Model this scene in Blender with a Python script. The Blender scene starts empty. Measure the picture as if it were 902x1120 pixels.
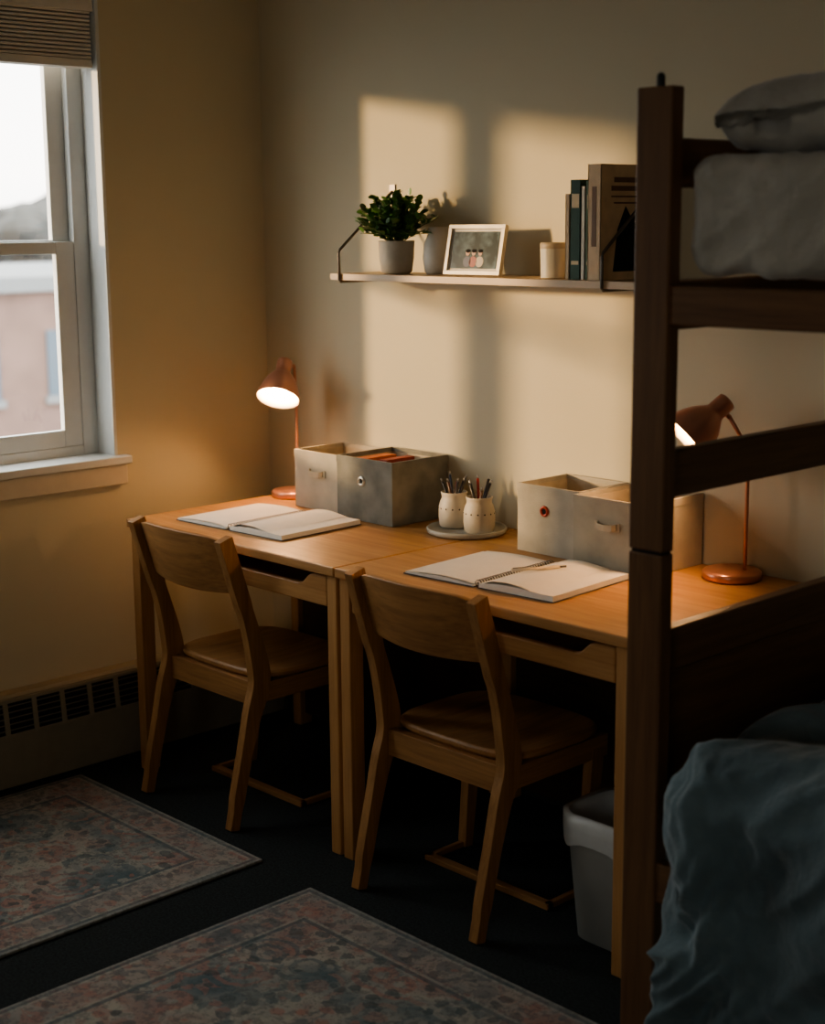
import bpy, bmesh, math, random
from mathutils import Vector, Matrix, Euler, noise
random.seed(7)
D=bpy.data
# ------------------------------------------------------------------ materials
MATS={}
def newmat(name):
    m=D.materials.new(name); m.use_nodes=True
    nt=m.node_tree; b=nt.nodes.get('Principled BSDF')
    return m,nt,b
def N(nt,t,**k):
    n=nt.nodes.new(t)
    for a,v in k.items():
        if a.startswith('_'): setattr(n,a[1:],v)
        else: n.inputs[a].default_value=v
    return n
def plain(name,col,rough=.6,metal=0,var=.08,vscale=30,bump=0,bscale=200,sheen=0,spec=None,coords='Object',bdist=.01):
    if name in MATS: return MATS[name]
    m,nt,b=newmat(name)
    tc=N(nt,'ShaderNodeTexCoord')
    nz=N(nt,'ShaderNodeTexNoise',Scale=vscale,Detail=4.0)
    nt.links.new(tc.outputs[coords],nz.inputs['Vector'])
    cr=N(nt,'ShaderNodeValToRGB')
    cr.color_ramp.elements[0].position=.3; cr.color_ramp.elements[1].position=.7
    cr.color_ramp.elements[0].color=[c*(1-var) for c in col]+[1]
    cr.color_ramp.elements[1].color=[min(1,c*(1+var)) for c in col]+[1]
    nt.links.new(nz.outputs['Fac'],cr.inputs['Fac'])
    nt.links.new(cr.outputs['Color'],b.inputs['Base Color'])
    b.inputs['Roughness'].default_value=rough; b.inputs['Metallic'].default_value=metal
    if sheen: b.inputs['Sheen Weight'].default_value=sheen
    if spec is not None: b.inputs['Specular IOR Level'].default_value=spec
    if bump:
        n2=N(nt,'ShaderNodeTexNoise',Scale=bscale,Detail=3.0)
        nt.links.new(tc.outputs[coords],n2.inputs['Vector'])
        bp=N(nt,'ShaderNodeBump',Strength=bump,Distance=bdist)
        nt.links.new(n2.outputs['Fac'],bp.inputs['Height']); nt.links.new(bp.outputs['Normal'],b.inputs['Normal'])
    MATS[name]=m; return m
def wood(name,c1,c2,axis='x',rough=.45,s=1.0):
    if name in MATS: return MATS[name]
    m,nt,b=newmat(name)
    tc=N(nt,'ShaderNodeTexCoord'); mp=N(nt,'ShaderNodeMapping')
    sc={'x':(1.2,22,22),'y':(22,1.2,22),'z':(22,22,1.2)}[axis]
    mp.inputs['Scale'].default_value=[v*s for v in sc]
    nt.links.new(tc.outputs['Object'],mp.inputs['Vector'])
    n1=N(nt,'ShaderNodeTexNoise',Scale=1.6,Detail=6.0,Roughness=.65,Distortion=.6)
    n2=N(nt,'ShaderNodeTexNoise',Scale=7.0,Detail=3.0,Roughness=.6)
    nt.links.new(mp.outputs['Vector'],n1.inputs['Vector']); nt.links.new(mp.outputs['Vector'],n2.inputs['Vector'])
    mx=N(nt,'ShaderNodeMath',_operation='MULTIPLY_ADD'); mx.inputs[1].default_value=.35
    nt.links.new(n2.outputs['Fac'],mx.inputs[0]); 
    ml=N(nt,'ShaderNodeMath',_operation='MULTIPLY'); ml.inputs[1].default_value=.75
    nt.links.new(n1.outputs['Fac'],ml.inputs[0]); nt.links.new(ml.outputs[0],mx.inputs[2])
    cr=N(nt,'ShaderNodeValToRGB')
    cr.color_ramp.elements[0].position=.38; cr.color_ramp.elements[1].position=.68
    cr.color_ramp.elements[0].color=list(c2)+[1]; cr.color_ramp.elements[1].color=list(c1)+[1]
    nt.links.new(mx.outputs[0],cr.inputs['Fac']); nt.links.new(cr.outputs['Color'],b.inputs['Base Color'])
    b.inputs['Roughness'].default_value=rough
    bp=N(nt,'ShaderNodeBump',Strength=.12,Distance=.004)
    nt.links.new(mx.outputs[0],bp.inputs['Height']); nt.links.new(bp.outputs['Normal'],b.inputs['Normal'])
    MATS[name]=m; return m
def emis(name,col,st):
    m,nt,b=newmat(name)
    b.inputs['Base Color'].default_value=list(col)+[1]
    b.inputs['Emission Color'].default_value=list(col)+[1]; b.inputs['Emission Strength'].default_value=st
    MATS[name]=m; return m

OAK=((.54,.295,.12),(.38,.185,.07)); CH=((.43,.225,.088),(.25,.12,.045)); BED=((.19,.100,.046),(.11,.055,.026))
oak_x=wood('desk_oak_x',*OAK,axis='x',rough=.42); oak_y=wood('desk_oak_y',*OAK,axis='y'); oak_z=wood('desk_oak_z',*OAK,axis='z')
ch_x=wood('chair_oak_x',*CH,axis='x'); ch_y=wood('chair_oak_y',*CH,axis='y'); ch_z=wood('chair_oak_z',*CH,axis='z')
bd_x=wood('bed_wood_x',*BED,axis='x'); bd_y=wood('bed_wood_y',*BED,axis='y'); bd_z=wood('bed_wood_z',*BED,axis='z')
shade_x=wood('shade_panel_x',(.07,.035,.016),(.04,.02,.01),axis='x')  # near-black wood, standing in for the shade below the desktops
shelf_w=wood('shelf_oak',(.62,.46,.30),(.50,.36,.22),axis='x')
wallm=plain('wall_paint',(.60,.535,.385),.85,var=.02,vscale=2,bump=.05,bscale=180)
ceilm=plain('ceiling_paint',(.55,.52,.45),.9,var=.02,vscale=2)
carpet=plain('carpet_charcoal',(.026,.033,.034),.98,var=.5,vscale=160,bump=.8,bscale=420)
white=plain('window_vinyl',(.68,.69,.67),.45,var=.02)
trimm=plain('sill_paint',(.60,.53,.42),.5,var=.03)
heatm=plain('heater_enamel',(.30,.26,.185),.55,var=.05)
dark=plain('black_and_shade',(.012,.011,.010),.9)  # black parts, and shade painted into vents, drawers and eyelets
blindm=plain('blind_slat',(.70,.67,.60),.55,var=.04)
copper=plain('lamp_copper_paint',(.64,.32,.225),.28,metal=.55,var=.03)
lampin=plain('lamp_inner_white',(.85,.80,.72),.5,var=.01)
blackm=plain('black_steel',(.02,.02,.02),.4)
steel=plain('steel_wire',(.16,.14,.12),.35,metal=.8)
paper=plain('paper',(.80,.77,.70),.8,var=.02)
cover=plain('notebook_cover',(.10,.10,.10),.6)
ceram=plain('ceramic_cream',(.58,.52,.43),.5,var=.06,bump=.1,bscale=60)
ceram2=plain('ceramic_warm_grey',(.50,.445,.36),.55,var=.08,bump=.1,bscale=60)
trayc=plain('tray_stone',(.44,.43,.38),.5,var=.06)
fab1=plain('fabric_linen',(.41,.365,.28),.95,var=.14,vscale=14,bump=.25,bscale=500,sheen=.2)
fab2=plain('fabric_linen_pale',(.46,.415,.33),.95,var=.14,vscale=14,bump=.25,bscale=500,sheen=.2)
fabD=plain('fabric_charcoal',(.205,.195,.160),.95,var=.26,vscale=16,bump=.25,bscale=500,sheen=.3)
fabin=plain('fabric_lining',(.50,.43,.32),.95)
leaf=plain('leaf_green',(.09,.19,.045),.4,var=.5,vscale=25)
stemm=plain('stem_green',(.10,.12,.04),.6)
soil=plain('soil',(.03,.02,.015),.95)
candle=plain('candle_wax',(.74,.66,.50),.4,var=.03)
bagm=plain('bin_plastic',(.48,.49,.47),.5,var=.05,vscale=12)
redm=plain('grommet_red',(.40,.07,.04),.35,metal=.3)
def cloth(name,c,var=.12):
    m=plain(name,c,.95,var=var,vscale=6,bump=.5,bscale=38,sheen=.3,bdist=.012)
    return m
blueb=cloth('comforter_blue',(.105,.150,.170),.30)
greyb=cloth('bedding_grey',(.40,.385,.335))
pillm=cloth('pillow_grey',(.40,.385,.335))

# ------------------------------------------------------------------ builder
class B:
    def __init__(s,name,loc=(0,0,0),rotz=0):
        s.bm=bmesh.new(); s.name=name; s.mats=[]; s.loc=loc; s.rotz=rotz
    def mi(s,m):
        if m not in s.mats: s.mats.append(m)
        return s.mats.index(m)
    def _tag(s,faces,m,smooth=False):
        i=s.mi(m)
        for f in faces: f.material_index=i; f.smooth=smooth
    def box(s,x0,x1,y0,y1,z0,z1,m,M=None):
        r=bmesh.ops.create_cube(s.bm,size=1)
        T=Matrix.Translation(((x0+x1)/2,(y0+y1)/2,(z0+z1)/2))@Matrix.Diagonal((abs(x1-x0),abs(y1-y0),abs(z1-z0),1))
        if M: T=M@T
        bmesh.ops.transform(s.bm,matrix=T,verts=r['verts'])
        s._tag({f for v in r['verts'] for f in v.link_faces},m)
    def faces_grid(s,rows,m,closed_u=False,closed_v=False,smooth=True,cap0=False,cap1=False):
        V=[[s.bm.verts.new(p) for p in r] for r in rows]; fs=[]
        nr=len(V); nc=len(V[0])
        for i in range(nr if closed_v else nr-1):
            for j in range(nc if closed_u else nc-1):
                a,b,c,d=V[i][j],V[i][(j+1)%nc],V[(i+1)%nr][(j+1)%nc],V[(i+1)%nr][j]
                try: fs.append(s.bm.faces.new((a,b,c,d)))
                except Exception: pass
        s._tag(fs,m,smooth)
        caps=[]
        if cap0: caps.append(s.bm.faces.new(V[0][::-1]))
        if cap1: caps.append(s.bm.faces.new(V[-1]))
        s._tag(caps,m,False)
    def lathe(s,prof,m,M=Matrix(),seg=36,cap0=False,cap1=False,smooth=True):
        rows=[[M@Vector((r*math.cos(2*math.pi*k/seg),r*math.sin(2*math.pi*k/seg),z)) for k in range(seg)] for r,z in prof]
        s.faces_grid(rows,m,closed_u=True,cap0=cap0,cap1=cap1,smooth=smooth)
    def loft(s,secs,m,M=Matrix(),seg=40,cap0=True,cap1=True,smooth=True):
        rows=[]
        for rx,ry,z,n in secs:
            r=[]
            for k in range(seg):
                t=2*math.pi*k/seg; c,q=math.cos(t),math.sin(t)
                r.append(M@Vector((rx*math.copysign(abs(c)**(2/n),c),ry*math.copysign(abs(q)**(2/n),q),z)))
            rows.append(r)
        s.faces_grid(rows,m,closed_u=True,cap0=cap0,cap1=cap1,smooth=smooth)
    def tube(s,pts,r,m,seg=10,closed=False):
        pts=[Vector(p) for p in pts]; rows=[]; n=len(pts)
        for i,p in enumerate(pts):
            if closed: t=pts[(i+1)%n]-pts[i-1]
            else: t=(pts[min(i+1,n-1)]-pts[max(i-1,0)])
            t.normalize()
            up=Vector((0,0,1)) if abs(t.z)<.9 else Vector((1,0,0))
            a=t.cross(up).normalized(); b=t.cross(a)
            rows.append([p+a*r*math.cos(2*math.pi*k/seg)+b*r*math.sin(2*math.pi*k/seg) for k in range(seg)])
        s.faces_grid(rows,m,closed_u=True,closed_v=closed,cap0=not closed,cap1=not closed)
    def prism(s,poly,axis,a,b,m,M=Matrix()):
        def P(p,t):
            if axis=='x': return M@Vector((t,p[0],p[1]))
            if axis=='y': return M@Vector((p[0],t,p[1]))
            return M@Vector((p[0],p[1],t))
        A=[s.bm.verts.new(P(p,a)) for p in poly]; C=[s.bm.verts.new(P(p,b)) for p in poly]
        fs=[s.bm.faces.new(A[::-1]),s.bm.faces.new(C)]
        n=len(poly)
        for i in range(n): fs.append(s.bm.faces.new((A[i],A[(i+1)%n],C[(i+1)%n],C[i])))
        s._tag(fs,m)
    def strip(s,centre,hw,axis,a,b,m):
        L=[];Rr=[]
        n=len(centre)
        for i,(p,h) in enumerate(zip(centre,hw)):
            q=Vector(centre[min(i+1,n-1)])-Vector(centre[max(i-1,0)]); q.normalize(); nn=Vector((-q.y,q.x))
            L.append(Vector(p)+nn*h); Rr.append(Vector(p)-nn*h)
        rows=[]
        for l,r in zip(L,Rr):
            rows.append([Vector((a,l.x,l.y)),Vector((b,l.x,l.y)),Vector((b,r.x,r.y)),Vector((a,r.x,r.y))])
        s.faces_grid(rows,m,closed_u=True,cap0=True,cap1=True,smooth=False)
    def done(s,bevel=0,bseg=2,sub=0):
        bmesh.ops.recalc_face_normals(s.bm,faces=s.bm.faces)
        me=D.meshes.new(s.name); s.bm.to_mesh(me); s.bm.free()
        for m in s.mats: me.materials.append(m)
        o=D.objects.new(s.name,me); bpy.context.collection.objects.link(o)
        o.location=s.loc; o.rotation_euler=(0,0,s.rotz)
        if bevel:
            md=o.modifiers.new('bevel','BEVEL'); md.width=bevel; md.segments=bseg; md.limit_method='ANGLE'; md.angle_limit=math.radians(40)
        return o
def catmull(pts,n=8):
    out=[]
    P=[pts[0]]+list(pts)+[pts[-1]]
    P=[Vector(p) for p in P]
    for i in range(1,len(P)-2):
        for k in range(n):
            t=k/n
            out.append(.5*((2*P[i])+(-P[i-1]+P[i+1])*t+(2*P[i-1]-5*P[i]+4*P[i+1]-P[i+2])*t*t+(-P[i-1]+3*P[i]-3*P[i+1]+P[i+2])*t**3))
    out.append(P[-2]); return out

# ------------------------------------------------------------------ room shell
RX,RY,RZ=4.9,-4.6,2.55
WY0,WY1,WZ0,WZ1=-2.10,-.577,.914,2.30      # twin window opening, left wall
FX0,FX1,FZ0,FZ1=3.1,4.2,1.05,2.15           # unseen opening added behind the viewer for fill light
b=B('floor'); b.box(-.14,RX+.1,RY-.1,.1,-.08,0,carpet); b.done()
b=B('ceiling'); b.box(-.14,RX+.1,RY-.1,.1,RZ,RZ+.08,ceilm); b.done()
b=B('wall_back'); b.box(-.14,RX+.1,0,.1,0,RZ,wallm); b.done()
b=B('wall_right'); b.box(RX,RX+.1,RY,0,0,RZ,wallm); b.done()
b=B('wall_front'); b.box(-.14,FX0,RY-.1,RY,0,RZ,wallm); b.box(FX1,RX,RY-.1,RY,0,RZ,wallm)
b.box(FX0,FX1,RY-.1,RY,0,FZ0,wallm); b.box(FX0,FX1,RY-.1,RY,FZ1,RZ,wallm); b.done()
b=B('wall_left')
b.box(-.14,0,RY,WY0,0,RZ,wallm); b.box(-.14,0,WY1,0,0,RZ,wallm)
b.box(-.14,0,WY0,WY1,0,WZ0,wallm); b.box(-.14,0,WY0,WY1,WZ1,RZ,wallm); b.done()
b=B('trim_1')
b.box(-.10,.035,WY0-.03,WY1+.03,WZ0-.022,WZ0+.002,white); b.box(.0005,.022,WY0-.02,WY1+.02,WZ0-.085,WZ0-.022,trimm); b.done(.004)
b=B('trim_2')
b.box(-.10,.002,WY1-.012,WY1,WZ0,WZ1,white); b.box(-.10,.002,WY0,WY0+.012,WZ0,WZ1,white); b.done(.002)

glass,nt,pb=newmat('window_glass')
nt.nodes.remove(pb)
tr=N(nt,'ShaderNodeBsdfTransparent'); gl=N(nt,'ShaderNodeBsdfGlossy',Roughness=.02); mx=N(nt,'ShaderNodeMixShader',Fac=.05)
nt.links.new(tr.outputs[0],mx.inputs[1]); nt.links.new(gl.outputs[0],mx.inputs[2])
nt.links.new(mx.outputs[0],nt.nodes['Material Output'].inputs['Surface'])
def window(name,y0,y1):
    b=B(name); x0,x1=-.138,-.085; f=.05
    b.box(x0,x1,y0,y0+f,WZ0,WZ1,white); b.box(x0,x1,y1-f,y1,WZ0,WZ1,white)
    b.box(x0,x1,y0+f,y1-f,WZ0,WZ0+.03,white); b.box(x0,x1,y0+f,y1-f,WZ1-.05,WZ1,white)
    def sash(xa,xb,z0,z1,st,rb,rt):
        a,c=y0+f,y1-f
        b.box(xa,xb,a,a+st,z0,z1,white); b.box(xa,xb,c-st,c,z0,z1,white)
        b.box(xa,xb,a+st,c-st,z0,z0+rb,white); b.box(xa,xb,a+st,c-st,z1-rt,z1,white)
        xm=(xa+xb)/2
        b.box(xm-.002,xm+.002,a+st,c-st,z0+rb,z1-rt,glass)
    sash(-.134,-.112,1.515,WZ1-.05,.055,.035,.04)
    sash(-.110,-.088,WZ0+.03,1.545,.06,.05,.035)
    b.box(-.088,-.075,(y0+y1)/2-.04,(y0+y1)/2+.04,1.545,1.556,white)
    b.done(.003)
YM=-1.315
window('window_1',YM,WY1-.012); window('window_2',WY0+.012,YM)
b=B('fill_window'); y0,y1=RY-.09,RY-.03  # frame and pane of the added fill-light opening
for xa,xb in ((FX0,FX0+.06),(FX1-.06,FX1)): b.box(xa,xb,y0,y1,FZ0,FZ1,white)
b.box(FX0,FX1,y0,y1,FZ0,FZ0+.06,white); b.box(FX0,FX1,y0,y1,FZ1-.06,FZ1,white); b.box(FX0,FX1,y0,y1,1.58,1.63,white)
b.box(FX0+.05,FX1-.05,RY-.062,RY-.058,FZ0+.05,FZ1-.05,glass); b.done(.003)
def blind(y0,y1):
    b=B('window_blind')
    b.box(-.07,-.004,y0,y1,2.185,2.29,blindm)
    b.box(-.044,-.032,y0+.006,y1-.006,2.045,2.22,blindm)  # backing added so no sun leaks between the stacked slats
    z=2.19
    for i in range(12):
        z-=.0112
        b.box(-.060,-.012,y0+.006,y1-.006,z,z+.0072,blindm)
    b.box(-.062,-.010,y0+.006,y1-.006,2.032,2.054,blindm)
    b.done(.0012)
blind(YM+.004,WY1-.014); blind(WY0+.014,YM-.004)

b=B('baseboard_heater')
prof=[(.002,.005),(.062,.005),(.062,.150),(.048,.266),(.040,.274),(.002,.276)]
b.prism(prof,'y',-2.9,-.01,heatm)
ang=math.atan2(.014,.116)
Mh=Matrix.Translation((.0552,0,.208))@Matrix.Rotation(-ang,4,'Y')
b.box(-.004,.0012,-2.85,-.06,-.046,.044,dark,Mh)  # flat dark strip paints the shade inside the vent openings
b.box(-.004,.0045,-2.87,-.04,.044,.054,heatm,Mh); b.box(-.004,.0045,-2.87,-.04,-.056,-.046,heatm,Mh)
y=-2.87
while y<-.04:
    b.box(-.004,.0045,y,y+.016,-.047,.045,heatm,Mh); y+=.092
for z in (-.034,-.017,0,.017,.034): b.box(-.004,.0032,-2.85,-.06,z-.0018,z+.0018,plain('heater_fin',(.20,.175,.13),.5),Mh)
b.done(.0012)
b=B('baseboard_back'); b.box(.07,RX,-.012,-.0005,.0005,.09,plain('cove_base',(.05,.045,.04),.6)); b.done(.002)

# ------------------------------------------------------------------ desks
DD=.676; DW=.916; DX0=.175
def desk(x0):
    b=B('study_desk',(x0+DW/2,-DD/2,0)); w=DW/2-.002; d=DD/2-.004
    b.box(-w,w,-d,d,.735,.76,oak_x)
    lw=.036
    for sx in (-1,1):
        for (ya,yb) in ((-d+.012,-d+.058),(d-.07,d-.02)):
            xa=sx*(w-.004); xb=sx*(w-.004-lw); b.box(min(xa,xb),max(xa,xb),ya,yb,.0008,.735,oak_z)
        xa=sx*(w-.014); xb=sx*(w-.034)
        b.box(min(xa,xb),max(xa,xb),-d+.058,d-.07,.60,.735,oak_y)
    c=.33; fw=w-.006-lw-.003
    poly=[(-fw,.650),(fw,.650),(fw,.728),(c+.03,.728),(c+.012,.722),(c-.012,.700),(c-.03,.694),(-c+.03,.694),(-c+.012,.700),(-c-.012,.722),(-c-.03,.728),(-fw,.728)]
    b.prism(poly,'y',-d+.016,-d+.036,oak_x)
    b.box(-fw,fw,-d+.036,-.02,.655,.662,oak_y)
    b.box(-fw,-fw+.012,-d+.036,-.02,.662,.715,oak_y); b.box(fw-.012,fw,-d+.036,-.02,.662,.715,oak_y)
    b.box(-fw,fw,-.02,-.008,.655,.72,dark)  # drawer back coloured dark, as shade seen through the cutout
    b.box(-fw,fw,d-.055,d-.04,.04,.73,shade_x)  # dark panel added to hold the knee space in shade
    return b.done(.004,3)
desk(DX0); desk(DX0+DW)

# ------------------------------------------------------------------ chairs
def chair(cx,cy,rot=0):
    b=B('wooden_chair',(cx,cy,0),rot)
    hw=.212; t=.027
    cen=[(.010,.001),(.045,.15),(.085,.30),(.112,.375),(.112,.43),(.088,.54),(.048,.67),(.010,.795)]
    cen=[tuple(p) for p in catmull(cen,5)]
    hs=[]
    for p in cen:
        z=p[1]; hs.append(.0185+.011*math.exp(-((z-.40)/.12)**2)+(.003 if z>.6 else 0)-(.004 if z<.08 else 0))
    for s in (-1,1):
        xa,xb=sorted((s*hw,s*(hw-t))); b.strip(cen,hs,'x',xa,xb,ch_z)
        b.box(xa+.001,xb-.001,.10,.45,.335,.388,ch_y)
        b.strip([(.380,.001),(.395,.15),(.415,.36)],[.014,.018,.022],'x',xa,xb,ch_z)
        b.box(xa+.006,xb-.006,.245,.385,.0015,.016,ch_y)
    b.box(-hw+.006,hw-.006,.240,.264,.0015,.016,ch_x)
    b.box(-hw+t,hw-t,.10,.125,.322,.388,ch_x); b.box(-hw+t,hw-t,.40,.42,.33,.388,ch_x)
    def yp(z):
        for i in range(len(cen)-1):
            if cen[i][1]<=z<=cen[i+1][1]:
                k=(z-cen[i][1])/(cen[i+1][1]-cen[i][1]+1e-9); return cen[i][0]+(cen[i+1][0]-cen[i][0])*k
        return cen[-1][0]
    nx=24; W=hw-t+.002; rows=[]
    def ring(x):
        u=x/W; sag=.034*(1-u*u); z0=.640-.008*(1-u*u); z1=.793+.006*(1-u*u)-.012*(abs(u)**8)
        pts=[]
        for z in (z0,z0+.004,(z0+z1)/2,z1-.004,z1): pts.append(Vector((x,yp(min(z,.79))+.010-sag-.009,z)))
        for z in (z1,z1-.004,(z0+z1)/2,z0+.004,z0): pts.append(Vector((x,yp(min(z,.79))+.010-sag+.009,z)))
        return pts
    for i in range(nx+1): rows.append(ring(-W+2*W*i/nx))
    b.faces_grid(rows,ch_x,closed_u=True,cap0=True,cap1=True)
    SW,SD=.218,.180; cyy=.290
    def seatpt(a,r,top):
        c,q=math.cos(a),math.sin(a); e=2/4.0
        x=SW*math.copysign(abs(c)**e,c)*r; y=SD*math.copysign(abs(q)**e,q)*r
        dish=.010*(1-r*r)
        return Vector((x,cyy+y,(.412-dish) if top else .389))
    rows=[]
    for r in (.02,.3,.55,.75,.9,.97): rows.append([seatpt(2*math.pi*k/48,r,True) for k in range(48)])
    rows.append([seatpt(2*math.pi*k/48,1,True)-Vector((0,0,.006)) for k in range(48)])
    rows.append([seatpt(2*math.pi*k/48,1,True)-Vector((0,0,.015)) for k in range(48)])
    rows.append([seatpt(2*math.pi*k/48,.96,False) for k in range(48)])
    b.faces_grid(rows,ch_y,closed_u=True,cap0=True,cap1=True)
    return b.done(.0035,2)
chair(.555,-.765); chair(1.460,-.765)

# ------------------------------------------------------------------ storage bins
def storage_bin(x0,x1,y0,y1,h,fab,kind,name,rot=0,contents=False):
    cx,cy=(x0+x1)/2,(y0+y1)/2; b=B(name,(cx,cy,.7608),rot); w,d=(x1-x0)/2,(y1-y0)/2; t=.006
    b.box(-w,w,-d,-d+t,0,h,fab); b.box(-w,w,d-t,d,0,h,fab)
    b.box(-w,-w+t,-d+t,d-t,0,h,fab); b.box(w-t,w,-d+t,d-t,0,h,fab)
    b.box(-w+t,w-t,-d+t,d-t,0,t,fab)
    l=.0015
    b.box(-w+t,w-t,-d+t,-d+t+l,t,h-.012,fabin); b.box(-w+t,w-t,d-t-l,d-t,t,h-.012,fabin)
    b.box(-w+t,-w+t+l,-d+t,d-t,t,h-.012,fabin); b.box(w-t-l,w-t,-d+t,d-t,t,h-.012,fabin)
    b.box(-w-.0012,w+.0012,-d-.0012,-d,h-.02,h,fab); b.box(w,w+.0012,-d,d,h-.02,h,fab)
    My=Matrix.Translation((0,-d-.001,h*.64))@Matrix.Rotation(math.radians(90),4,'X')
    if kind=='strap':
        pts=[(-.030,0,0),(-.030,0,.004),(-.022,-.002,.011),(0,-.003,.013),(.022,-.002,.011),(.030,0,.004),(.030,0,0)]
        rows=[[My@Vector((p[0],p[1]-.008,p[2])),My@Vector((p[0],p[1]+.008,p[2])),My@Vector((p[0],p[1]+.008,p[2]+.0025)),My@Vector((p[0],p[1]-.008,p[2]+.0025))] for p in pts]
        b.faces_grid(rows,fabin,closed_u=True,cap0=True,cap1=True,smooth=False)
        b.box(-.038,-.028,-.010,.010,0,.003,fabin,My); b.box(.028,.038,-.010,.010,0,.003,fabin,My)
    else:
        gm=redm if kind=='red' else plain('grommet_nickel',(.6,.58,.52),.3,metal=.9)
        M2=Matrix.Translation((-.01,0,0))@My
        b.lathe([(.0065,.0),(.0075,.003),(.010,.0042),(.0135,.003),(.0145,0)],gm,M2,24)
        b.lathe([(.0001,.0006),(.0075,.0006)],dark,M2,24)  # flat dark disc painted as the shaded eyelet hole
    if contents:
        b.box(-.075,-.035,-.07,.05,.05,h-.008,plain('folder_orange',(.55,.16,.05),.6))
        b.box(-.02,.06,-.06,.07,.05,h-.020,plain('folder_black',(.03,.03,.035),.5))
        b.box(.0,.03,-.05,.06,.05,h-.008,plain('folder_red',(.35,.06,.04),.6))
    return b.done(.0025,2)
storage_bin(.378,.584,-.205,-.012,.172,fab2,'strap','storage_bin')
storage_bin(.598,.830,-.230,-.012,.180,fabD,'nickel','storage_bin',contents=True)
storage_bin(1.275,1.480,-.205,-.012,.176,fab2,'red','storage_bin')
storage_bin(1.496,1.712,-.245,-.012,.178,fab1,'strap','storage_bin')

# ------------------------------------------------------------------ desk lamps
bulbm=emis('bulb_glow',(1,.57,.27),220)
def lamp(x,y,stem,head,axis,pivot):
    b=B('desk_lamp',(x,y,.7605))
    b.lathe([(.0001,.0),(.066,.0),(.070,.003),(.070,.016),(.066,.021),(.0001,.022)],copper,seg=48)
    sx,sy=stem
    pv=Vector(pivot)
    b.tube([(sx,sy,.02),(sx,sy,.12),(sx,sy,pv.z-.095)]+[tuple(Vector((sx,sy,pv.z-.08)).lerp(pv,k)) for k in (.05,.4,1)],.0048,copper,12)
    A=Vector(axis).normalized(); q=A.to_track_quat('Z','Y').to_matrix().to_4x4()
    M=Matrix.Translation(Vector(head))@q
    prof=[(.0001,-.082),(.016,-.082),(.0225,-.078),(.0235,-.070),(.0235,-.040),(.026,-.036),(.031,-.030),(.044,-.012),(.055,.010),(.062,.032),(.066,.052)]
    b.lathe(prof,copper,M,48)
    inn=[(.066,.052),(.0645,.052),(.060,.032),(.053,.010),(.042,-.011),(.028,-.030),(.0001,-.033)]
    b.lathe(inn,lampin,M,48)
    b.tube([tuple(pv),tuple(Vector(head)-A*.055)],.006,copper,12)
    b.lathe([(.0001,-.006),(.0085,-.004),(.0085,.004),(.0001,.006)],copper,Matrix.Translation(Vector(head)-A*.055)@Matrix.Rotation(math.radians(90),4,'X')@Matrix.Diagonal((1.1,1.1,4.6,1)),16)
    pr=[(.0001,-.03)]+[(.024*math.sin(t*math.pi/12),.010-.024*math.cos(t*math.pi/12)) for t in range(3,12)]+[(.0001,.034)]
    b.lathe(pr,bulbm,M,24)
    return b.done()
lamp(.250,-.105,(.004,.012),(.015,-.055,.356),(.30,-.48,-.80),(.003,.008,.404))
lamp(1.852,-.088,(.022,.020),(-.040,-.080,.372),(-.40,-.58,-.60),(.0,-.028,.385))

# ------------------------------------------------------------------ notebooks
def notebook(cx,cy,rot,w=.226,h=.30):
    b=B('spiral_notebook',(cx,cy,.7608),rot)
    b.box(-w,-.006,-h/2,h/2,0,.0015,cover); b.box(.006,w,-h/2,h/2,0,.0015,cover)
    def block(sx,th,arch):
        n=14; top=[]
        for i in range(n+1):
            u=i/n; x=.008+(w-.012)*u
            top.append((sx*x,.0015+th*(.75+.25*min(1,u*5))+arch*math.sin(math.pi*min(1,u*1.15))))
        poly=[(sx*.008,.0015)]+top+[(sx*(w-.004),.0015)]
        b.prism(poly,'y',-h/2+.003,h/2-.003,paper)
    block(-1,.0045,.004); block(1,.0125,.003)
    # a lifted sheet on each side of the spiral
    for sx,l,zz in ((-1,.20,.012),(1,.16,.021)):
        rows=[]
        for i in range(9):
            u=i/8; x=sx*(.008+l*u); z=.0075+zz*.5*math.sin(math.pi*u)*(1-u*.3)+(.0075 if sx>0 else 0)*min(1,u*4)
            if sx<0: z=max(z-.0,.0075)
            rows.append([Vector((x,-h/2+.004,z)),Vector((x,h/2-.004,z+.0015))])
        b.faces_grid(rows,paper)
    n=30
    for i in range(n):
        y=-h/2+.012+(h-.024)*i/(n-1)
        b.tube([(.010*math.cos(a),y,.008+.0080*math.sin(a)) for a in [2*math.pi*k/10 for k in range(10)]],.0011,steel,5,closed=True)
    return b.done()
notebook(.522,-.425,math.radians(3)); notebook(1.475,-.430,math.radians(4))
b=B('pen',(1.540,-.425,.7900),math.radians(62))
b.tube([(-.065,0,0),(.055,0,0)],.0042,plain('pen_white',(.70,.60,.45),.3),12); b.tube([(.055,0,0),(.072,0,0)],.0025,steel,10)
b.box(-.062,-.030,-.001,.001,.003,.0055,steel); b.done()
b=B('round_tray',(1.025,-.135,.7605))
b.lathe([(.0001,0),(.100,0),(.108,.004),(.110,.014),(.107,.017),(.103,.014),(.100,.008),(.0001,.007)],trayc,seg=56); b.done()
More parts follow.
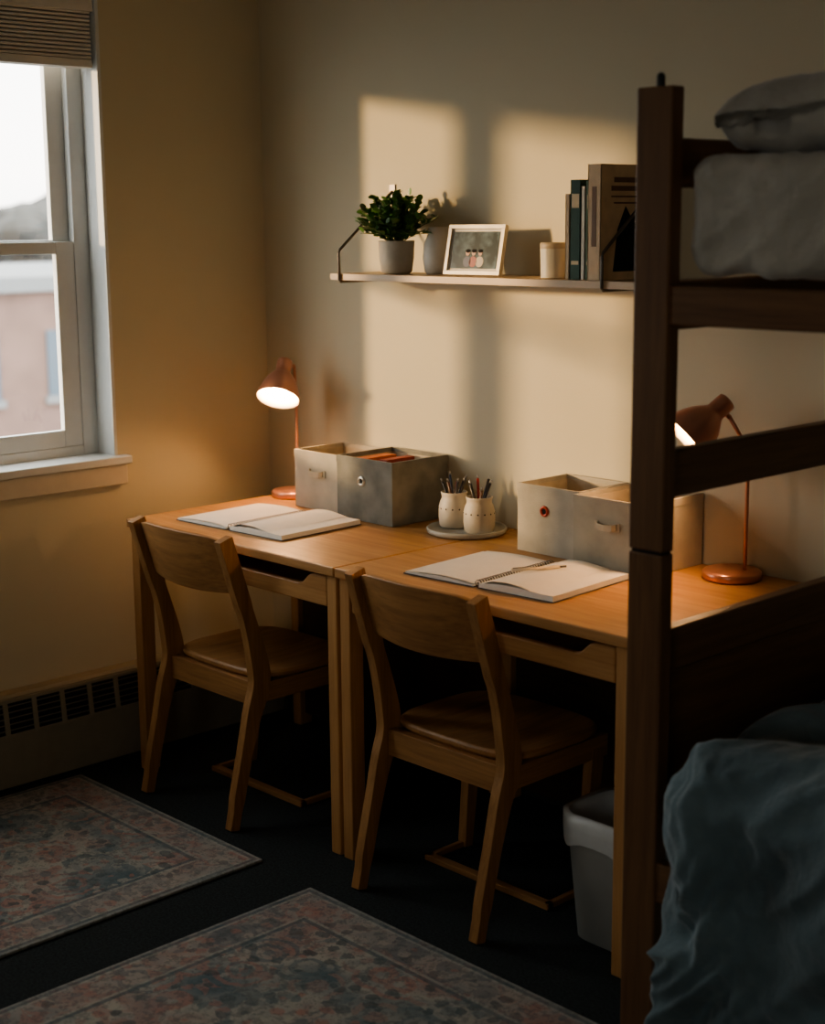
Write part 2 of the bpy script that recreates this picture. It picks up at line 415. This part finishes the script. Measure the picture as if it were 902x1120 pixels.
def cup(x,y,m,n,seed):
    b=B('pencil_cup',(x,y,.768)); random.seed(seed)
    b.lathe([(.0001,0),(.034,0),(.040,.006),(.043,.03),(.0425,.058),(.038,.074),(.034,.082),(.035,.092),(.037,.098),(.034,.099),(.031,.092),(.030,.082),(.034,.07),(.038,.03),(.034,.008),(.0001,.006)],m,seg=40)
    for k in range(14):
        a=2*math.pi*k/14
        b.lathe([(.0001,0),(.0022,.001),(.0001,.0022)],dark,Matrix.Translation((.0418*math.cos(a),.0418*math.sin(a),.055))@Vector((math.cos(a),math.sin(a),0)).to_track_quat('Z','Y').to_matrix().to_4x4(),8)
    cols=[(.02,.02,.025),(.02,.02,.03),(.35,.04,.03),(.05,.06,.09),(.03,.03,.03),(.10,.05,.03)]
    for i in range(n):
        a=2*math.pi*i/n+random.random()*.5; c=cols[i%6]
        m2=plain('pen_body_%d'%(i%6),c,.35)
        p0=Vector((-.015*math.cos(a),-.015*math.sin(a),.01)); p1=Vector((.033*math.cos(a),.033*math.sin(a),.118+.026*random.random()))
        b.tube([p0,p1],.0038,m2,8); b.tube([p1,p1+(p1-p0).normalized()*.010],.0022,plain('pen_cap',(.3,.3,.3),.3,metal=.5),8)
    b.done()
cup(.972,-.130,ceram,7,3); cup(1.075,-.138,ceram2,6,5)

# ------------------------------------------------------------------ wall shelf
SZ=1.434
b=B('wall_shelf'); b.box(.555,1.70,-.205,-.001,SZ,SZ+.018,shelf_w)
for x in (.60,1.545):
    b.tube([(x,-.002,SZ-.004),(x,-.205,SZ-.004),(x,-.210,SZ+.002),(x,-.211,SZ+.075),(x,-.206,SZ+.085),(x,-.004,SZ+.245)],.0042,steel,8)
    b.box(x-.012,x+.012,-.004,-.0005,SZ+.225,SZ+.265,steel)
b.done(.002)
ST=SZ+.0185
b=B('potted_plant',(.738,-.118,ST))
b.lathe([(.0001,0),(.036,0),(.043,.006),(.048,.04),(.050,.085),(.0505,.09),(.047,.09),(.046,.080),(.0001,.078)],ceram2,seg=44)
b.lathe([(.0001,.0795),(.046,.0795)],soil,seg=24)
random.seed(11)
def leafm(b,p,dirv,L,w):
    d=dirv.normalized(); s=d.cross(Vector((random.uniform(-.4,.4),random.uniform(-.4,.4),1))).normalized(); u=s.cross(d)
    pts=[(0,0,0),(.25,.75,.05),(.6,1,.05),(.88,.6,-.02),(1,0,-.06),(.88,-.6,-.02),(.6,-1,.05),(.25,-.75,.05)]
    V=[b.bm.verts.new(p+d*(a*L)+s*(c*w)+u*(e*L)) for a,c,e in pts]; mid=b.bm.verts.new(p+d*.5*L-u*.02*L)
    fs=[b.bm.faces.new((mid,V[i],V[(i+1)%8])) for i in range(8)]
    b._tag(fs,leaf,True)
for i in range(60):
    a=random.uniform(0,2*math.pi); el=random.uniform(.1,1.5); ln=random.uniform(.085,.130)
    d=Vector((math.cos(a)*math.cos(el)*1.0,math.sin(a)*math.cos(el)*.85,math.sin(el)*.98+.1))
    p0=Vector((math.cos(a)*.012,math.sin(a)*.012,.08)); p2=p0+d*ln; p2.y=min(p2.y,.09)
    p1=p0.lerp(p2,.5)+Vector((0,0,.012))
    b.tube([p0,p1,p2],.0010,stemm,5)
    for k in range(14):
        t=.22+.78*k/13; q=p0.lerp(p2,t)+Vector((0,0,.010*math.sin(t*3.1)))
        ld=Vector((random.uniform(-1,1),random.uniform(-1,1),random.uniform(-.3,.9)))+d*.6
        leafm(b,q,ld,random.uniform(.017,.025),random.uniform(.0085,.012))
b.done()
b=B('ceramic_vase',(.860,-.075,ST))
b.lathe([(.0001,0),(.032,0),(.038,.006),(.043,.04),(.040,.080),(.030,.105),(.026,.116),(.029,.126),(.026,.126),(.021,.114),(.0001,.09)],ceram,seg=40); b.done()
fr=plain('frame_silver',(.66,.60,.50),.4,metal=.3)
b=B('photo_frame',(1.035,-.125,ST),math.radians(6))
Mt=Matrix.Translation((0,0,.001))@Matrix.Rotation(math.radians(-13),4,'X')
FW,FH=.094,.134
for (xa,xb,za,zb) in ((-FW,FW,0,.011),(-FW,FW,FH-.011,FH),(-FW,-FW+.011,.011,FH-.011),(FW-.011,FW,.011,FH-.011)): b.box(xa,xb,-.007,.007,za,zb,fr,Mt)
b.box(-FW+.011,FW-.011,0,.004,.011,FH-.011,plain('mat_board',(.72,.68,.60),.8),Mt)
pm,nt,pb=newmat('printed_photo')
tc=N(nt,'ShaderNodeTexCoord'); nz=N(nt,'ShaderNodeTexNoise',Scale=22.0,Detail=5.0); cr=N(nt,'ShaderNodeValToRGB')
cr.color_ramp.elements[0].color=(.02,.035,.035,1); cr.color_ramp.elements[1].color=(.12,.18,.20,1); cr.color_ramp.elements[0].position=.4;cr.color_ramp.elements[1].position=.65
nt.links.new(tc.outputs['Object'],nz.inputs['Vector']); nt.links.new(nz.outputs['Fac'],cr.inputs['Fac']); nt.links.new(cr.outputs['Color'],pb.inputs['Base Color']); pb.inputs['Roughness'].default_value=.25
b.box(-FW+.018,FW-.018,-.0012,0,.018,FH-.018,pm,Mt)
def disc(cx,cz,rx,rz,m,yy):
    V=[b.bm.verts.new(Mt@Vector((cx+rx*math.cos(t*math.pi/10),yy,cz+rz*math.sin(t*math.pi/10)))) for t in range(20)]
    b._tag([b.bm.faces.new(V)],m)
skin=plain('photo_skin',(.50,.28,.19),.4); c1=plain('photo_shirt_red',(.30,.06,.05),.4); c2=plain('photo_shirt_dark',(.04,.05,.10),.4); c3=plain('photo_shirt_tan',(.45,.38,.30),.4)
for cx,c in ((-.022,c2),(-.002,c1),(.020,c3)):
    disc(cx,.036,.013,.0145,c,-.0016); disc(cx,.060,.0068,.0085,skin,-.0020); disc(cx,.0645,.007,.005,dark,-.0023)
b.box(-.02,.02,.0,.004,0,.10,dark,Matrix.Translation((0,.062,0))@Matrix.Rotation(math.radians(22),4,'X'))
b.done(.0012)
b=B('jar_candle',(1.328,-.135,ST))
b.lathe([(.0001,0),(.029,0),(.031,.003),(.031,.072),(.0001,.072)],candle,seg=36)
b.lathe([(.0325,.073),(.0335,.076),(.0335,.086),(.031,.088),(.0001,.088)],plain('candle_lid',(.60,.48,.32),.5),seg=36); b.lathe([(.0315,.002),(.0332,.073)],candle,seg=36); b.done()
b=B('book_row')
def bk(x0,x1,h,d,m,y0=-.175):
    b.box(x0,x1,y0,y0+.002,ST,ST+h,m); b.box(x0,x0+.0025,y0,y0+d,ST,ST+h,m); b.box(x1-.0025,x1,y0,y0+d,ST,ST+h,m)
    b.box(x0+.0025,x1-.0025,y0+.002,y0+d-.004,ST+.003,ST+h-.004,paper)
def bkm(n,c): return plain(n,c,.6,var=.1)
lab=plain('book_label',(.70,.55,.32),.6)
x=1.400
data=[(.015,.205,.14,bkm('book_taupe',(.50,.38,.24))),(.032,.238,.15,bkm('book_green',(.024,.070,.036))),(.014,.222,.14,bkm('book_white',(.78,.70,.56))),(.024,.234,.15,bkm('book_olive',(.12,.17,.085)))]
for w,h,d,m in data:
    bk(x,x+w-.001,h,d,m)
    if w>.016:
        b.box(x+.004,x+w-.005,-.1756,-.175,ST+h*.72,ST+h*.86,lab); b.box(x+.004,x+w-.005,-.1756,-.175,ST+h*.15,ST+h*.19,lab)
    x+=w+.001
bk(x,x+.040,.272,.185,bkm('book_tan',(.66,.47,.28)),-.198)
b.prism([(-.150,ST+.02),(-.035,ST+.02),(-.030,ST+.13),(-.060,ST+.165),(-.085,ST+.150),(-.105,ST+.175),(-.135,ST+.12)],'x',x+.040,x+.0406,dark)
tdk=plain('book_title_dark',(.20,.11,.06),.6)
for (za,zb,ya,yb) in ((.180,.184,-.15,-.06),(.195,.199,-.16,-.04),(.210,.222,-.16,-.05),(.230,.242,-.15,-.06)): b.box(x+.040,x+.0406,ya,yb,ST+za,ST+zb,tdk)
b.box(x+.013,x+.027,-.1986,-.198,ST+.08,ST+.22,tdk)
b.done(.0008)

# ------------------------------------------------------------------ trash can
b=B('waste_basket',(1.872,-.50,.001))
b.loft([(.080,.075,0,4),(.088,.083,.004,4),(.112,.105,.285,4),(.116,.109,.290,4),(.116,.109,.300,4),(.110,.103,.300,4),(.106,.100,.28,4),(.080,.075,.012,4)],bagm)
rows=[]
for r,z in ((.118,.235),(.1195,.27),(.1195,.304),(.108,.304)):
    rows.append([(lambda t:Vector((r*math.copysign(abs(math.cos(t))**.5,math.cos(t)),(r-.007)*math.copysign(abs(math.sin(t))**.5,math.sin(t)),z+.008*math.sin(t*7)*(1 if z<.26 else .15))))(2*math.pi*k/60) for k in range(60)])
b.faces_grid(rows,plain('bin_liner',(.60,.61,.60),.35,var=.05),closed_u=True)
b.done()

# ------------------------------------------------------------------ bunk bed
b=B('bunk_bed')
PX0,PX1=2.150,2.227; PY=((-.862,-.826),(-.056,-.02)); EX=4.22
for (ya,yb) in PY:
    for (xa,xb) in ((PX0,PX1),(EX,EX+.077)):
        b.box(xa,xb,ya,yb,.0008,.994,bd_z); b.box(xa,xb,ya,yb,.999,1.822,bd_z)
        xm,ym=(xa+xb)/2,(ya+yb)/2
        b.lathe([(.0075,0),(.0075,.018),(.005,.024),(.0001,.025)],blackm,Matrix.Translation((xm,ym,1.822)),16)
        b.box(xa+.004,xb-.004,ya+.003,yb-.003,.992,1.001,dark)
for (ra,rb) in ((2.182,2.212),(EX+.02,EX+.05)):
    for z0,z1 in ((1.650,1.736),(1.400,1.488),(1.094,1.182),(.762,.845),(.465,.535)):
        b.box(ra,rb,-.828,-.054,z0,z1,bd_y)
    b.box(ra+.006,rb-.008,-.828,-.054,.53,.766,bd_y)
for (ya,yb) in ((-.858,-.832),(-.05,-.024)):
    b.box(PX1-.002,EX+.002,ya,yb,1.412,1.480,bd_x); b.box(PX1-.002,EX+.002,ya,yb,.32,.40,bd_x)
for zz in (1.425,.34):
    for i in range(14):
        xx=2.30+i*.142; b.box(xx,xx+.06,-.834,-.048,zz,zz+.018,bd_y)
b.done(.004,3)

def soft(name,x0,x1,y0,y1,z0,z1,r,cuts,disp,m,extra=None):
    bm=bmesh.new(); bmesh.ops.create_cube(bm,size=1)
    bmesh.ops.subdivide_edges(bm,edges=bm.edges[:],cuts=cuts,use_grid_fill=True)
    c=Vector(((x0+x1)/2,(y0+y1)/2,(z0+z1)/2)); h=Vector(((x1-x0)/2,(y1-y0)/2,(z1-z0)/2))
    for v in bm.verts:
        ux=v.co.x*2; ux=-1+2*((ux+1)/2)**1.7
        p=Vector((ux*h.x,v.co.y*2*h.y,v.co.z*2*h.z))
        q=Vector([max(-h[i]+min(r,h[i]*.98),min(h[i]-min(r,h[i]*.98),p[i])) for i in range(3)])
        d=p-q; d=d.normalized() if d.length>1e-6 else Vector((0,0,1))
        w=c+q+d*r
        v.co=w+d*disp(w,d)
        if extra: v.co=extra(v.co)
    for f in bm.faces: f.smooth=True
    me=D.meshes.new(name); bm.to_mesh(me); bm.free(); me.materials.append(m)
    o=D.objects.new(name,me); bpy.context.collection.objects.link(o)
    return o
def ridge(p): return 1-abs(noise.noise(p)*2)
def warp(w,k=1.0):
    return w+Vector((noise.noise(w*3+Vector((9,0,0))),noise.noise(w*3+Vector((0,9,0))),noise.noise(w*3+Vector((0,0,9)))))*.12*k
def d_up(w,d):
    q=warp(w)
    n=noise.noise(Vector((w.x*3,w.y*3,w.z*4)))*.006
    n+=ridge(Vector((q.x*4+q.z*3,q.y*5,q.z*3)))*.007-.006
    return n+ridge(Vector((q.x*11-q.z*9,q.y*9,q.z*12)))*.006+ridge(Vector((q.x*22+q.z*12,q.y*20,q.z*18)))*.003
def e_up(p):
    if p.z<1.492: p.z=1.492
    return p
soft('mattress_bedding',2.255,4.18,-.848,-.03,1.498,1.700,.030,100,d_up,greyb,e_up)
def d_low(w,d):
    side=max(0,-d.y)+max(0,-d.x)*.6; top=max(0,d.z); q=warp(w)
    dr=max(0,min(1,(.72-w.z)/.7))
    n=noise.noise(Vector((w.x*2.2,w.y*2.2,w.z*2)))*.022
    n+=top*(ridge(Vector((q.x*4+q.y*2,q.y*5,3)))*.026-.014+ridge(Vector((q.x*10,q.y*9-q.x*3,1)))*.014+ridge(Vector((q.x*22,q.y*18-q.x*5,2)))*.006)
    n+=side*(ridge(Vector((q.x*5+q.z*1.8,q.y*5,q.z*1.2)))*.046-.032+ridge(Vector((q.x*13-q.z*5,q.y*11,q.z*3.5)))*.022+ridge(Vector((q.x*26+q.z*9,q.y*20,q.z*8)))*.008)*(.5+dr)
    return n
def e_low(p):
    if p.z<.02: p.z=.02
    if p.x<2.236: p.x=2.236+.15*(2.236-p.x)
    return p
soft('bed_comforter',2.262,4.15,-.945,-.035,.02,.665,.13,140,d_low,blueb,e_low)
def pillow(name,c,hx,hy,hz,rot,m):
    bm=bmesh.new(); bmesh.ops.create_cube(bm,size=2); bmesh.ops.subdivide_edges(bm,edges=bm.edges[:],cuts=40,use_grid_fill=True)
    R_=Euler(rot).to_matrix()
    for v in bm.verts:
        x,y,z=v.co
        e=(1-abs(x)**7)*(1-abs(y)**7); e=max(e,0)**.5
        k=(abs(x)**5+abs(y)**5)**(1/5); s_=max(abs(x),abs(y))/max(k,1e-6)
        px=hx*x*(.35+.65*s_); py=hy*y*(.35+.65*s_)
        pz=hz*z*(e*.90+.10)+.008*noise.noise(Vector((x*3,y*3,z*2)))+.010*ridge(warp(Vector((x*2,y*2,z*1.5)),3)*1.6)
        v.co=R_@Vector((px,py,pz))+Vector(c)
    for f in bm.faces: f.smooth=True
    me=D.meshes.new(name); bm.to_mesh(me); bm.free(); me.materials.append(m)
    o=D.objects.new(name,me); bpy.context.collection.objects.link(o)
pillow('bed_pillow',(2.570,-.53,1.768),.315,.31,.068,(0,math.radians(-2),0),pillm)

# ------------------------------------------------------------------ rugs
def rugmat(name,seed,hx,hy):
    m,nt,b=newmat(name); L=nt.links
    def math_(op,a,bv=None,c=None):
        n=N(nt,'ShaderNodeMath',_operation=op)
        for i,v in enumerate((a,bv,c)):
            if v is None: continue
            if isinstance(v,(int,float)): n.inputs[i].default_value=v
            else: L.new(v,n.inputs[i])
        return n.outputs[0]
    def ramp(fac,els,const=False):
        r=N(nt,'ShaderNodeValToRGB'); q=r.color_ramp.elements
        if const: r.color_ramp.interpolation='CONSTANT'
        q[0].position,q[0].color=els[0]; q[1].position,q[1].color=els[1]
        for p,c in els[2:]:
            k=q.new(p); k.color=c
        L.new(fac,r.inputs['Fac']); return r
    def mix(f,a,c):
        n=N(nt,'ShaderNodeMixRGB')
        for i,v in enumerate((f,a,c)):
            if isinstance(v,(int,float)): n.inputs[i].default_value=v
            elif isinstance(v,tuple): n.inputs[i].default_value=v
            else: L.new(v,n.inputs[i])
        return n.outputs[0]
    tc=N(nt,'ShaderNodeTexCoord'); sx=N(nt,'ShaderNodeSeparateXYZ'); L.new(tc.outputs['Object'],sx.inputs[0])
    ax=math_('ABSOLUTE',sx.outputs[0]); ay=math_('ABSOLUTE',sx.outputs[1])
    nd=N(nt,'ShaderNodeTexNoise',Scale=4.2,Detail=3.0); L.new(tc.outputs['Object'],nd.inputs['Vector'])
    nw=N(nt,'ShaderNodeTexNoise',Scale=26.0,Detail=4.0,Roughness=.7); L.new(tc.outputs['Object'],nw.inputs['Vector'])
    wob=math_('MULTIPLY_ADD',nw.outputs['Fac'],.055,seed*1.37)
    wob2=math_('MULTIPLY_ADD',nd.outputs['Fac'],.05,seed*.77)
    cx=N(nt,'ShaderNodeCombineXYZ'); L.new(math_('ADD',ax,wob),cx.inputs[0]); L.new(math_('ADD',ay,wob2),cx.inputs[1])
    v1=N(nt,'ShaderNodeTexVoronoi',Scale=9.0,Randomness=.85); L.new(cx.outputs[0],v1.inputs['Vector'])
    v2=N(nt,'ShaderNodeTexVoronoi',Scale=26.0,Randomness=1.0); L.new(cx.outputs[0],v2.inputs['Vector'])
    s1=N(nt,'ShaderNodeSeparateColor'); L.new(v1.outputs['Color'],s1.inputs[0])
    s2=N(nt,'ShaderNodeSeparateColor'); L.new(v2.outputs['Color'],s2.inputs[0])
    blue=(.11,.155,.17,1); navy=(.045,.07,.085,1); salm=(.43,.19,.15,1); crm=(.43,.385,.32,1); gry=(.25,.26,.24,1); ros=(.37,.235,.195,1)
    ground=ramp(nd.outputs['Fac'],[(.36,blue),(.60,ros),(.44,gry),(.52,crm)]).outputs[0]
    fl=ramp(s1.outputs[0],[(0,salm),(.32,blue),(.55,crm),(.75,ros)],True).outputs[0]
    petals=math_('SINE',math_('MULTIPLY',v1.outputs['Distance'],24))
    c=mix(math_('MULTIPLY',math_('GREATER_THAN',petals,.15),.65),ground,fl)
    sm=ramp(s2.outputs[1],[(0,navy),(.35,salm),(.6,crm),(.8,blue)],True).outputs[0]
    c=mix(math_('MULTIPLY',math_('LESS_THAN',v2.outputs['Distance'],.38),.65),c,sm)
    mn=math_('MINIMUM',math_('SUBTRACT',hx,ax),math_('SUBTRACT',hy,ay))
    bf=math_('MULTIPLY',mn,5.0)
    bc=ramp(bf,[(0,(.30,.29,.26,.9)),(.05,(.07,.095,.11,.7)),(.10,(.42,.38,.32,.7)),(.14,(.34,.19,.16,.25)),(.55,(.42,.38,.32,.7)),(.59,(.07,.10,.12,.7)),(.65,(.2,.2,.2,0))],True)
    c=mix(bc.outputs['Alpha'],c,bc.outputs['Color'])
    n3=N(nt,'ShaderNodeTexNoise',Scale=8.0,Detail=10.0,Roughness=.85); L.new(tc.outputs['Object'],n3.inputs['Vector'])
    r3=N(nt,'ShaderNodeMapRange'); r3.inputs['From Min'].default_value=.43; r3.inputs['From Max'].default_value=.60; L.new(n3.outputs['Fac'],r3.inputs['Value'])
    c=mix(math_('MULTIPLY',r3.outputs[0],.58),c,(.235,.245,.235,1))
    n5=N(nt,'ShaderNodeTexNoise',Scale=70.0,Detail=4.0,Roughness=.7); L.new(tc.outputs['Object'],n5.inputs['Vector'])
    c=mix(math_('MULTIPLY',math_('GREATER_THAN',n5.outputs['Fac'],.53),.40),c,(.08,.09,.095,1))
    L.new(c,b.inputs['Base Color'])
    b.inputs['Roughness'].default_value=.97
    n4=N(nt,'ShaderNodeTexNoise',Scale=350.0,Detail=2.0); L.new(tc.outputs['Object'],n4.inputs['Vector'])
    bp=N(nt,'ShaderNodeBump',Strength=.5,Distance=.004); L.new(n4.outputs['Fac'],bp.inputs['Height']); L.new(bp.outputs['Normal'],b.inputs['Normal'])
    return m
def rug(x0,x1,y0,y1,seed):
    hx,hy=(x1-x0)/2,(y1-y0)/2; b=B('area_rug',((x0+x1)/2,(y0+y1)/2,.001))
    m=rugmat('rug_weave_%d'%seed,seed,hx,hy); b.box(-hx,hx,-hy,hy,0,.008,m)
    b.done(.003)
rug(.115,.975,-2.25,-.825,3); rug(1.185,2.14,-2.45,-.845,8)

# ------------------------------------------------------------------ outdoors
brick=plain('brick_facade',(.23,.15,.125),.9,var=.15,vscale=1.5); brick2=plain('stone_facade',(.24,.25,.255),.9)
winm=plain('far_window',(.10,.14,.18),.3)
b=B('brick_building')
b.box(-34,-24,4,34,-14,.25,brick); b.box(-34.2,-23.8,3.8,34.2,.25,.55,brick2)
for i in range(14):
    for j in range(4):
        y=5.0+i*2.05; z=-1.9-j*2.2; b.box(-24.02,-23.95,y,y+.95,z,z+1.35,winm); b.box(-24.0,-23.9,y-.08,y+1.03,z-.15,z,brick2)
b.done()
b=B('low_building'); b.box(-16,-11,4,22,-14,-4.1,brick2); b.done()
treem=plain('tree_foliage',(.10,.10,.095),.95,var=.4,vscale=1)
b=B('tree_line'); random.seed(5)
for i in range(46):
    x=-52+random.uniform(-5,5); y=8+i*1.5+random.uniform(-1,1); r=random.uniform(1.4,2.8); z=random.uniform(-.6,2.2)
    r_=bmesh.ops.create_icosphere(b.bm,subdivisions=3,radius=r)
    for v in r_['verts']:
        v.co=v.co*(1+.55*noise.noise(v.co*.9+Vector((i*7,0,0))))+Vector((x,y,z))
    b._tag({f for v in r_['verts'] for f in v.link_faces},treem,True)
    b.box(x-.3,x+.3,y-.3,y+.3,-14,z,treem)
b.done()
b=B('ground_outside'); b.box(-120,-.5,-60,120,-14.2,-14,plain('asphalt',(.10,.11,.12),.9)); b.done()

# ------------------------------------------------------------------ lights
w=D.worlds.new('sky'); bpy.context.scene.world=w; w.use_nodes=True; nt=w.node_tree
bg=nt.nodes['Background']; tc=N(nt,'ShaderNodeTexCoord'); sp=N(nt,'ShaderNodeSeparateXYZ'); cr=N(nt,'ShaderNodeValToRGB')
cr.color_ramp.elements[0].position=.48; cr.color_ramp.elements[0].color=(.62,.66,.68,1)
cr.color_ramp.elements[1].position=.62; cr.color_ramp.elements[1].color=(.92,.95,.93,1)
k=cr.color_ramp.elements.new(.515); k.color=(1,.95,.88,1)
mr=N(nt,'ShaderNodeMapRange'); mr.inputs['From Min'].default_value=-1
nt.links.new(tc.outputs['Generated'],sp.inputs[0]); nt.links.new(sp.outputs[2],mr.inputs['Value']); nt.links.new(mr.outputs[0],cr.inputs['Fac']); nt.links.new(cr.outputs['Color'],bg.inputs['Color'])
bg.inputs['Strength'].default_value=4.4
ld=D.lights.new('sun','SUN'); ld.energy=3.4; ld.color=(1,.67,.34); ld.angle=math.radians(3.6)
o=D.objects.new('sun',ld); bpy.context.collection.objects.link(o); o.rotation_euler=Vector((.81,1,-.14)).to_track_quat('-Z','Y').to_euler()
def portal(loc,d,sx,sy):
    ld=D.lights.new('window_portal','AREA'); ld.shape='RECTANGLE'; ld.size=sx; ld.size_y=sy
    ld.cycles.is_portal=True
    o=D.objects.new('window_portal',ld); bpy.context.collection.objects.link(o); o.location=loc
    o.rotation_euler=Vector(d).to_track_quat('-Z','Z').to_euler()
portal((-.16,(WY0+WY1)/2,(WZ0+WZ1)/2),(1,0,0),1.5,1.38)
portal(((FX0+FX1)/2,RY-.12,(FZ0+FZ1)/2),(0,1,0),1.08,1.08)  # sky fill through the added opening behind the camera

# ------------------------------------------------------------------ camera
yaw,pitch,roll=.8086,.1889,-.0083
f=Vector((-math.sin(yaw)*math.cos(pitch),math.cos(yaw)*math.cos(pitch),-math.sin(pitch)))
r=Vector((math.cos(yaw),math.sin(yaw),0)); u=r.cross(f)
c,s=math.cos(roll),math.sin(roll); r2=c*r+s*u; u2=-s*r+c*u
cd=D.cameras.new('camera'); co=D.objects.new('camera',cd); bpy.context.collection.objects.link(co)
M=Matrix((( r2.x,u2.x,-f.x,3.87),(r2.y,u2.y,-f.y,-3.055),(r2.z,u2.z,-f.z,1.597),(0,0,0,1)))
co.matrix_world=M
cd.sensor_fit='VERTICAL'; cd.sensor_height=36; cd.sensor_width=36; cd.lens=1667.3/1120*36
cd.dof.use_dof=True; cd.dof.focus_distance=3.9; cd.dof.aperture_fstop=2.8
bpy.context.scene.camera=co
sc=bpy.context.scene
try:
    sc.view_settings.view_transform='AgX'; sc.view_settings.look='AgX - Medium High Contrast'; sc.view_settings.exposure=.45
except Exception as e: print(e)
